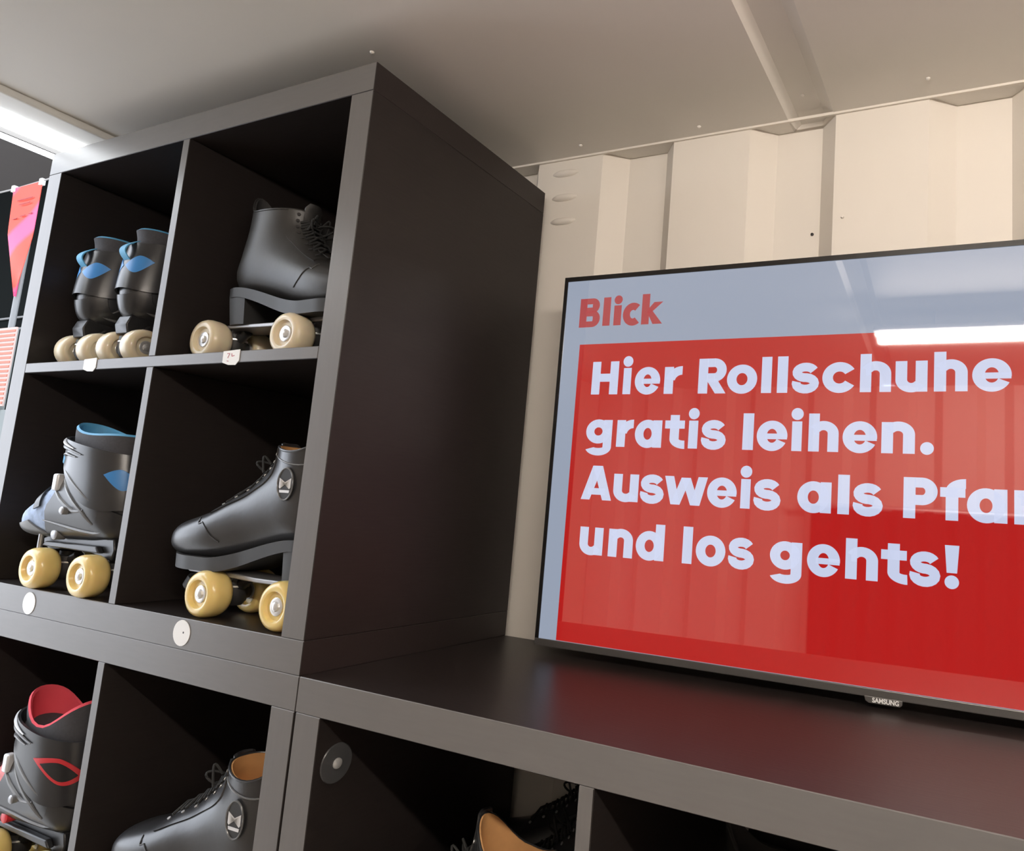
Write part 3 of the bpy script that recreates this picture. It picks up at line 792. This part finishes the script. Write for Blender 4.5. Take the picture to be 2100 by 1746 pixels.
    def ridge2(m, c, s):
        P = []
        for i in range(len(c)-1):
            for k in range(6):
                u = k/6; P.append((c[i][0]+(c[i+1][0]-c[i][0])*u, s*(c[i][1]+(c[i+1][1]-c[i][1])*u)))
        pts = L.line(P, 0.0032); n = len(pts)
        m.tube(pts, [0.0008+0.0022*math.sin(PI*(i+0.5)/n) for i in range(n)], 6)
    for ci, c in enumerate(c2):
        for s in (1, -1): link('ridge', C('ridgel%d%d' % (ci, s), lambda m: ridge2(m, c, s), RIDGE), sh)
    # lens-shaped ankle badge
    for s in (1, -1):
        def lens(m, k, off, th):
            ac, aw, tc, tw = (2.70, 0.40*k, 0.893, 0.036*k) if colour == 'blue' else (2.42, 0.58*k, 0.885, 0.042*k)
            f = lambda a: tw*max(0.02, 1-(abs(a-ac)/aw)**1.7)
            if s > 0: L.shell(m, lambda a: tc-f(a), lambda a: tc+f(a), ac-aw, ac+aw, th, 8, 20, off)
            else: L.shell(m, lambda a: tc-f(-a), lambda a: tc+f(-a), -(ac-aw), -(ac+aw), th, 8, 20, off)
        bdg = link('ankle_badge', C('badge%d' % s, lambda m: lens(m, 1.0, 0.0078 if colour == 'red' else 0.0068, 0.0018), acc), cf)
        if colour == 'red': link('badge_inset', C('inset%d' % s, lambda m: lens(m, 0.70, 0.0090, 0.0014), BLACKP), bdg)
        m_ = METAL
        # silver frame button and ankle pivot
        link('pivot', C('pivot%d' % s, lambda m: m.lathe([(0, s*0.036), (0.0060, s*0.036), (0.0060, s*0.0475), (0.0045, s*0.0488), (0, s*0.0490)], 'y', 16, (0.100, 0, 0.120)), METAL), sh)
    link('heel_counter', C('heel_counter', lambda m: L.shell(m, 0.64, 0.775, 2.25, 2*PI-2.25, 0.0040, 10, 20, 0.0025, -0.002), SHELLP), sh)
    # cuff strap with ratchet buckle, and the smaller instep buckle
    link('cuff_strap', C('cuff_strap', lambda m: L.shell(m, 0.885, 0.945, -0.60, 0.60, 0.003, 4, 18, 0.0075), SHELLD), t)
    def buckle(m):
        m.box(0.156, 0.173, -0.002, 0.022, 0.199, 0.221); m.box(0.168, 0.182, 0.001, 0.019, 0.190, 0.208, 1)
    bevel(link('buckle', C('buckle', buckle, [RIDGE, trim]), t), 0.003, 3)
    def clip(m): m.box(0.131, 0.144, 0.034, 0.0455, 0.148, 0.174)
    bevel(link('instep_clip', C('clip', clip, SILVER), t), 0.003, 3)
    # pull loop at the heel
    def loop(m):
        n = 14; vs = []
        for i in range(n+1):
            a = PI*i/n; c = Vector((0.012-0.020*math.sin(a), 0, 0.214-0.044*i/n))
            for (dy, dx) in ((-0.008, 0), (0.008, 0), (0.008, 0.0022), (-0.008, 0.0022)): vs.append(c+Vector((dx, dy, 0)))
        fs = [(3, 2, 1, 0), (4*n, 4*n+1, 4*n+2, 4*n+3)]
        for i in range(n):
            for j in range(4): fs.append((4*i+j, 4*i+(j+1) % 4, 4*i+4+(j+1) % 4, 4*i+4+j))
        m.add(vs, fs)
    link('pull_loop', C('pull_loop', loop, trim), t)
    # frame
    def frame(m):
        m.prism([(0.012, 0.0520), (0.008, 0.0680), (0.014, 0.0840), (0.180, 0.0800), (0.200, 0.0735), (0.198, 0.0640), (0.180, 0.0560), (0.130, 0.0600), (0.070, 0.0600)], -0.017, 0.017)
        for s in (1, -1): m.prism([(0.030, 0.062), (0.040, 0.072), (0.175, 0.070), (0.186, 0.062)], s*0.017, s*0.026)
    bevel(link('frame', C('frame', frame, SHELLD), t), 0.002)
    for s in (1, -1):
        link('frame_button', C('button%d' % s, lambda m: m.lathe([(0, s*0.020), (0.0085, s*0.020), (0.0085, s*0.0335), (0.0065, s*0.0350), (0, s*0.0350)], 'y', 18, (0.138, 0, 0.083)), METAL if colour == 'blue' else acc), t)
        link('front_bolt', C('bolt%d' % s, lambda m: m.tube([(0.188, s*0.026, 0.052), (0.188, s*0.026, 0.094)], 0.0035, 10), METAL), t)
    def hbrake(m): m.lathe([(0, -0.026), (0.013, -0.025), (0.015, -0.020), (0.011, -0.006), (0.006, 0.0), (0, 0.0)], 'z', 18)
    running_gear(t, xr, xf, 0.034, wm)
    return t

# ------------------------------------------------------------------ place the skates
MID = T + OPEN + INN
# upper right cube: grey-black pair, toes to the right
classic_skate('matt black lace-up skate, nearer of the pair in the upper right cube', (-0.312, 0.079, MID), 0, 'high', -0.011, 0.163, 'pair in the upper right cube', CREAMW)
classic_skate('matt black lace-up skate, behind its twin in the upper right cube', (-0.310, 0.194, MID), 0, 'high', -0.011, 0.163, 'pair in the upper right cube', CREAMW)
# upper left cube: buckled pair, heels to the front
hybrid_skate('black and blue buckle skate, left one of the pair in the upper left cube', (-0.655, 0.022, MID), PI/2, 'blue', 'pair in the upper left cube', CREAMW, scale=0.95)
hybrid_skate('black and blue buckle skate, right one of the pair in the upper left cube', (-0.533, 0.022, MID), PI/2, 'blue', 'pair in the upper left cube', CREAMW, scale=0.95)
# lower cubes of the top shelf
hybrid_skate('black and blue buckle skate with amber wheels, alone in its cube', (-0.430, 0.040, T), PI, 'blue')
classic_skate('glossy black lace-up skate with amber wheels above the round sticker by the corner', (-0.043, 0.056, T), PI)
# row under the top board of the lower units
hybrid_skate('black buckle skate with red padding and red knobs', (-0.452, 0.050, FL_LOW), PI, 'red')
classic_skate('black lace-up skate with bright tan lining under the top shelf corner', (-0.046, 0.056, FL_LOW), PI, scale=1.07, group='pair under the top shelf corner')
classic_skate('black lace-up skate, hidden behind the tan-lined one under the corner', (-0.046, 0.185, FL_LOW), PI, group='pair under the top shelf corner')
classic_skate('black lace-up skate with tan lining, front one beside the clear disc', (0.288, 0.105, FL_LOW), PI+0.05, scale=0.92, kind='tall', group='three skates below the screen')
classic_skate('black lace-up skate with tan lining, middle one of three below the screen', (0.366, 0.205, FL_LOW), PI, group='three skates below the screen')
classic_skate('black lace-up skate with silver emblem, rearmost of three below the screen', (0.313, 0.325, FL_LOW), PI, group='three skates below the screen')
classic_skate('black lace-up skate, front one in the rightmost cube below the screen', (0.445, 0.205, FL_LOW), 0, 'high', group='pair in the rightmost cube')
classic_skate('black lace-up skate, rear one in the rightmost cube below the screen', (0.440, 0.320, FL_LOW), 0, 'high', group='pair in the rightmost cube')

# ------------------------------------------------------------------ stickers and disc
def round_sticker(x, z, label):
    m = MB(); n = 28; k = [(0.0168*math.cos(2*PI*i/n), 0.0162*math.sin(2*PI*i/n)) for i in range(n)]
    m.add([(a, 0, b) for a, b in k]+[(a, -0.0007, b) for a, b in k], [tuple(range(n)), tuple(range(2*n-1, n-1, -1))]+[(i, i+n, (i+1) % n+n, (i+1) % n) for i in range(n)])
    return thing('round_sticker', label, 'sticker', (x, -0.0002, z), data=m.mesh('round_sticker', PAPER), group='round stickers on the bottom board')
round_sticker(-0.588, 0.0175, 'white round sticker on the board below the single blue skate')
s2 = round_sticker(-0.221, 0.0205, 'white round sticker on the board below the lone lace-up skate')
m = MB(); m.lathe([(0, -0.0012), (0.0012, -0.0010), (0.0014, -0.0006), (0, -0.0006)], 'y', 8, (0.004, 0, 0.001)); link('pin_mark', m.mesh('pin_mark', DMETAL), s2)
def square_tag(x, z, label, ink):
    m = MB(); pts = [(-0.0170, 0.0085), (0.0165, 0.0100), (0.0170, -0.0050), (0.0110, -0.0110), (-0.0040, -0.0105), (-0.0165, -0.0070)]
    k = len(pts); m.add([(a, 0, b) for a, b in pts]+[(a, -0.0008, b) for a, b in pts], [tuple(range(k)), tuple(range(2*k-1, k-1, -1))]+[(i, i+k, (i+1) % k+k, (i+1) % k) for i in range(k)])
    o = thing('paper_tag', label, 'sticker', (x, -0.0002, z), data=m.mesh('paper_tag', PAPER), group='paper tags on the middle shelf')
    if ink:
        m = MB()
        for a, b, c, d in ((-0.008, 0.005, -0.003, 0.005), (-0.003, 0.005, -0.006, -0.001), (0.001, 0.005, 0.002, 0.001), (0.002, 0.001, 0.007, 0.002), (-0.007, -0.005, -0.004, -0.0055)):
            m.tube([(a, -0.0009, b), (c, -0.0009, d)], 0.0005, 6)
        link('handwriting', m.mesh('handwriting', INK), o)
square_tag(-0.536, 0.3820, 'small white paper tag on the shelf edge below the blue pair', False)
square_tag(-0.203, 0.3815, 'small white paper tag with pink writing below the matt black pair', True)
def clear_disc():
    t = thing('plastic_disc', 'grey translucent plastic disc screwed inside the cube below the screen', 'disc', (G+T, 0.030, -0.094))
    m = MB(); m.lathe([(0, 0.0), (0.0215, 0.0), (0.0220, 0.0008), (0.0212, 0.0020), (0.0150, 0.0024), (0, 0.0024)], 'x', 32)
    link('plate', m.mesh('plate', mat('smoky_plastic', (0.055, 0.055, 0.058), 0.30, spec=0.5), 0.7), t)
    m = MB(); m.lathe([(0, 0.0020), (0.0062, 0.0020), (0.0058, 0.0040), (0.0030, 0.0055), (0, 0.0056)], 'x', 16); link('screw_head', m.mesh('screw_head', STEEL, 0.7), t)
clear_disc()

# ------------------------------------------------------------------ outside the open end
def outside():
    m = MB(); m.box(-7, -1.25, -0.3, 1.22, 1.735, 1.78); o = thing('canopy', 'dark grey canopy roof outside the open container end', 'canopy', data=m.mesh('canopy', CANOPY))
    m = MB(); m.box(-9, -1.25, 1.20, 1.24, FLOOR_Z-0.03, 2.4); struct('wall_left', m.mesh('wall_left', NIGHT), 'dark wall outside beyond the container end')
    m = MB(); m.box(-14, -0.955, -12, 1.24, FLOOR_Z-0.06, FLOOR_Z-0.03); struct('ground', m.mesh('ground', mat('pale_paving', (0.55, 0.53, 0.50), 0.8, noise=0.2, nscale=30)), 'pale paving outside')
    for z in (0.98, 0.92):
        m = MB(); m.tube([(-9, 1.185, z), (-1.25, 1.185, z+0.02)], 0.006, 6)
        thing('cable', 'upper thin cable along the dark outer wall' if z > 0.95 else 'lower thin cable along the dark outer wall', 'cable', data=m.mesh('cable', mat('grey_cable', (0.12, 0.12, 0.12), 0.6)))
    # pennant on a string
    m = MB(); m.tube([(-3.4, 0.45, 1.13), (-2.6, 0.45, 1.104), (-2.065, 0.45, 1.098), (-1.895, 0.45, 1.101), (-1.30, 0.45, 1.125)], 0.0028, 6)
    thing('bunting_string', 'thin grey bunting string carrying the red pennant', 'string', data=m.mesh('bunting_string', mat('grey_string', (0.25, 0.24, 0.23), 0.8)))
    t = thing('pennant', 'red and pink pointed pennant hanging left of the shelf', 'pennant', (-1.98, 0.447, 1.0975))
    pm = mat('red_pink_pennant', (0.85, 0.05, 0.03), 0.6)
    nt = pm.node_tree; b = nt.nodes['Principled BSDF']
    tc = nt.nodes.new('ShaderNodeTexCoord'); wv = nt.nodes.new('ShaderNodeTexWave'); wv.bands_direction = 'Z'
    wv.inputs['Scale'].default_value = 1.7; wv.inputs['Distortion'].default_value = 2.2; wv.inputs['Detail'].default_value = 0; wv.inputs['Phase Offset'].default_value = 1.2
    cr = nt.nodes.new('ShaderNodeValToRGB'); cr.color_ramp.elements[0].position = 0.55; cr.color_ramp.elements[0].color = (0.62, 0.034, 0.010, 1)
    cr.color_ramp.elements[1].position = 0.80; cr.color_ramp.elements[1].color = (0.68, 0.055, 0.16, 1)
    mp = nt.nodes.new('ShaderNodeMapping'); mp.inputs['Rotation'].default_value = (0, 0.55, 0); nt.links.new(tc.outputs['Object'], mp.inputs[0]); nt.links.new(mp.outputs[0], wv.inputs['Vector']); nt.links.new(wv.outputs['Fac'], cr.inputs[0]); nt.links.new(cr.outputs[0], b.inputs['Base Color'])
    m = MB(); pts = [(-0.083, 0), (0.085, 0.003), (0.090, -0.20), (0.045, -0.365), (-0.070, -0.150)]
    rows = 14; vs = []; fs = []
    left = lambda z: -0.083+(0.016*z/-0.15 if z > -0.15 else 0.016+(0.109*(-z-0.15)/0.21))
    right = lambda z: 0.085+(0.003*-z/0.20 if z > -0.17 else 0.003-0.045*(-z-0.17)/0.19)
    for lay in (0, 0.0015):
        for i in range(rows+1):
            z = -0.36*i/rows
            for j in range(5):
                u = j/4; vs.append((left(z)+(right(z)-left(z))*u, lay+0.006*math.sin(i*0.6)*math.sin(PI*u), z))
    K = (rows+1)*5
    for i in range(rows):
        for j in range(4):
            q = (i*5+j, i*5+j+1, i*5+6+j, i*5+5+j); fs += [q, tuple(K+x for x in q[::-1])]
        for j in (0, 4): fs.append((i*5+j, i*5+5+j, K+i*5+5+j, K+i*5+j))
    for j in range(4):
        for i in (0, rows): fs.append((i*5+j, i*5+j+1, K+i*5+j+1, K+i*5+j))
    m.add(vs, fs); link('cloth', m.mesh('cloth', pm, 1.2), t)
    for x in (-0.080, 0.082):
        m = MB(); m.box(x-0.008, x+0.008, -0.004, 0.006, -0.012, 0.008); link('clip', m.mesh('clip', WHITE), t)
    m = MB()
    for z, x0, x1 in ((-0.045, -0.045, 0.045), (-0.060, -0.030, 0.035), (-0.105, -0.050, -0.025), (-0.100, -0.010, 0.02), (-0.098, 0.04, 0.06)):
        m.box(x0, x1, -0.0012, 0.0, z-0.0018, z+0.0008)
    pmk = link('print_marks', m.mesh('print_marks', mat('dark_red_print', (0.25, 0.02, 0.02), 0.6)), t); pmk['kind'] = 'stuff'
    m = MB(); m.tube([(-1.952, 0.462, -1.50), (-1.952, 0.462, 1.09)], 0.008, 12)
    thing('pole', 'slim grey pole standing behind the red pennant', 'pole', data=m.mesh('pole', mat('grey_pole', (0.16, 0.165, 0.165), 0.5), 0.7))
    # striped banner further down
    t = thing('striped_banner', 'orange and white striped banner below the pennant', 'banner', (-1.908, 0.436, 0.40))
    m = MB(); m.box(-0.052, 0.052, 0, 0.004, 0, 0.235); link('sheet', m.mesh('sheet', mat('banner_white', (0.36, 0.27, 0.24), 0.7)), t)
    for i in range(17):
        m_ = cached('stripe', lambda: (lambda q: (q.box(-0.050, 0.050, -0.0015, 0, 0, 0.0068), q.mesh('stripe', mat('banner_orange', (0.40, 0.11, 0.07), 0.7)))[1])(MB()))
        link('stripe', m_, t, (0, 0, 0.006+i*0.0134))
    m = MB(); m.box(-0.025, 0.025, -0.01, 0.01, 0, 0.26); m.box(-0.025, 0.025, 0.01, 0.02, -1.87, 0.26)
    thing('display_post', 'dark purple post standing left of the striped banner', 'post', (-2.01, 0.436, 0.37), data=m.mesh('display_post', mat('dark_purple', (0.05, 0.035, 0.07), 0.6)))
    m = MB(); m.box(0.010, 0.030, 0.004, 0.016, -1.9, 0.235); m.box(-0.06, 0.2, 0.006, 0.014, -0.5, -0.01)
    thing('notice_board', 'grey-green board on a leg under the striped banner', 'board', (-1.908, 0.436, 0.40), data=m.mesh('notice_board', mat('grey_green_board', (0.11, 0.125, 0.12), 0.6)))
outside()
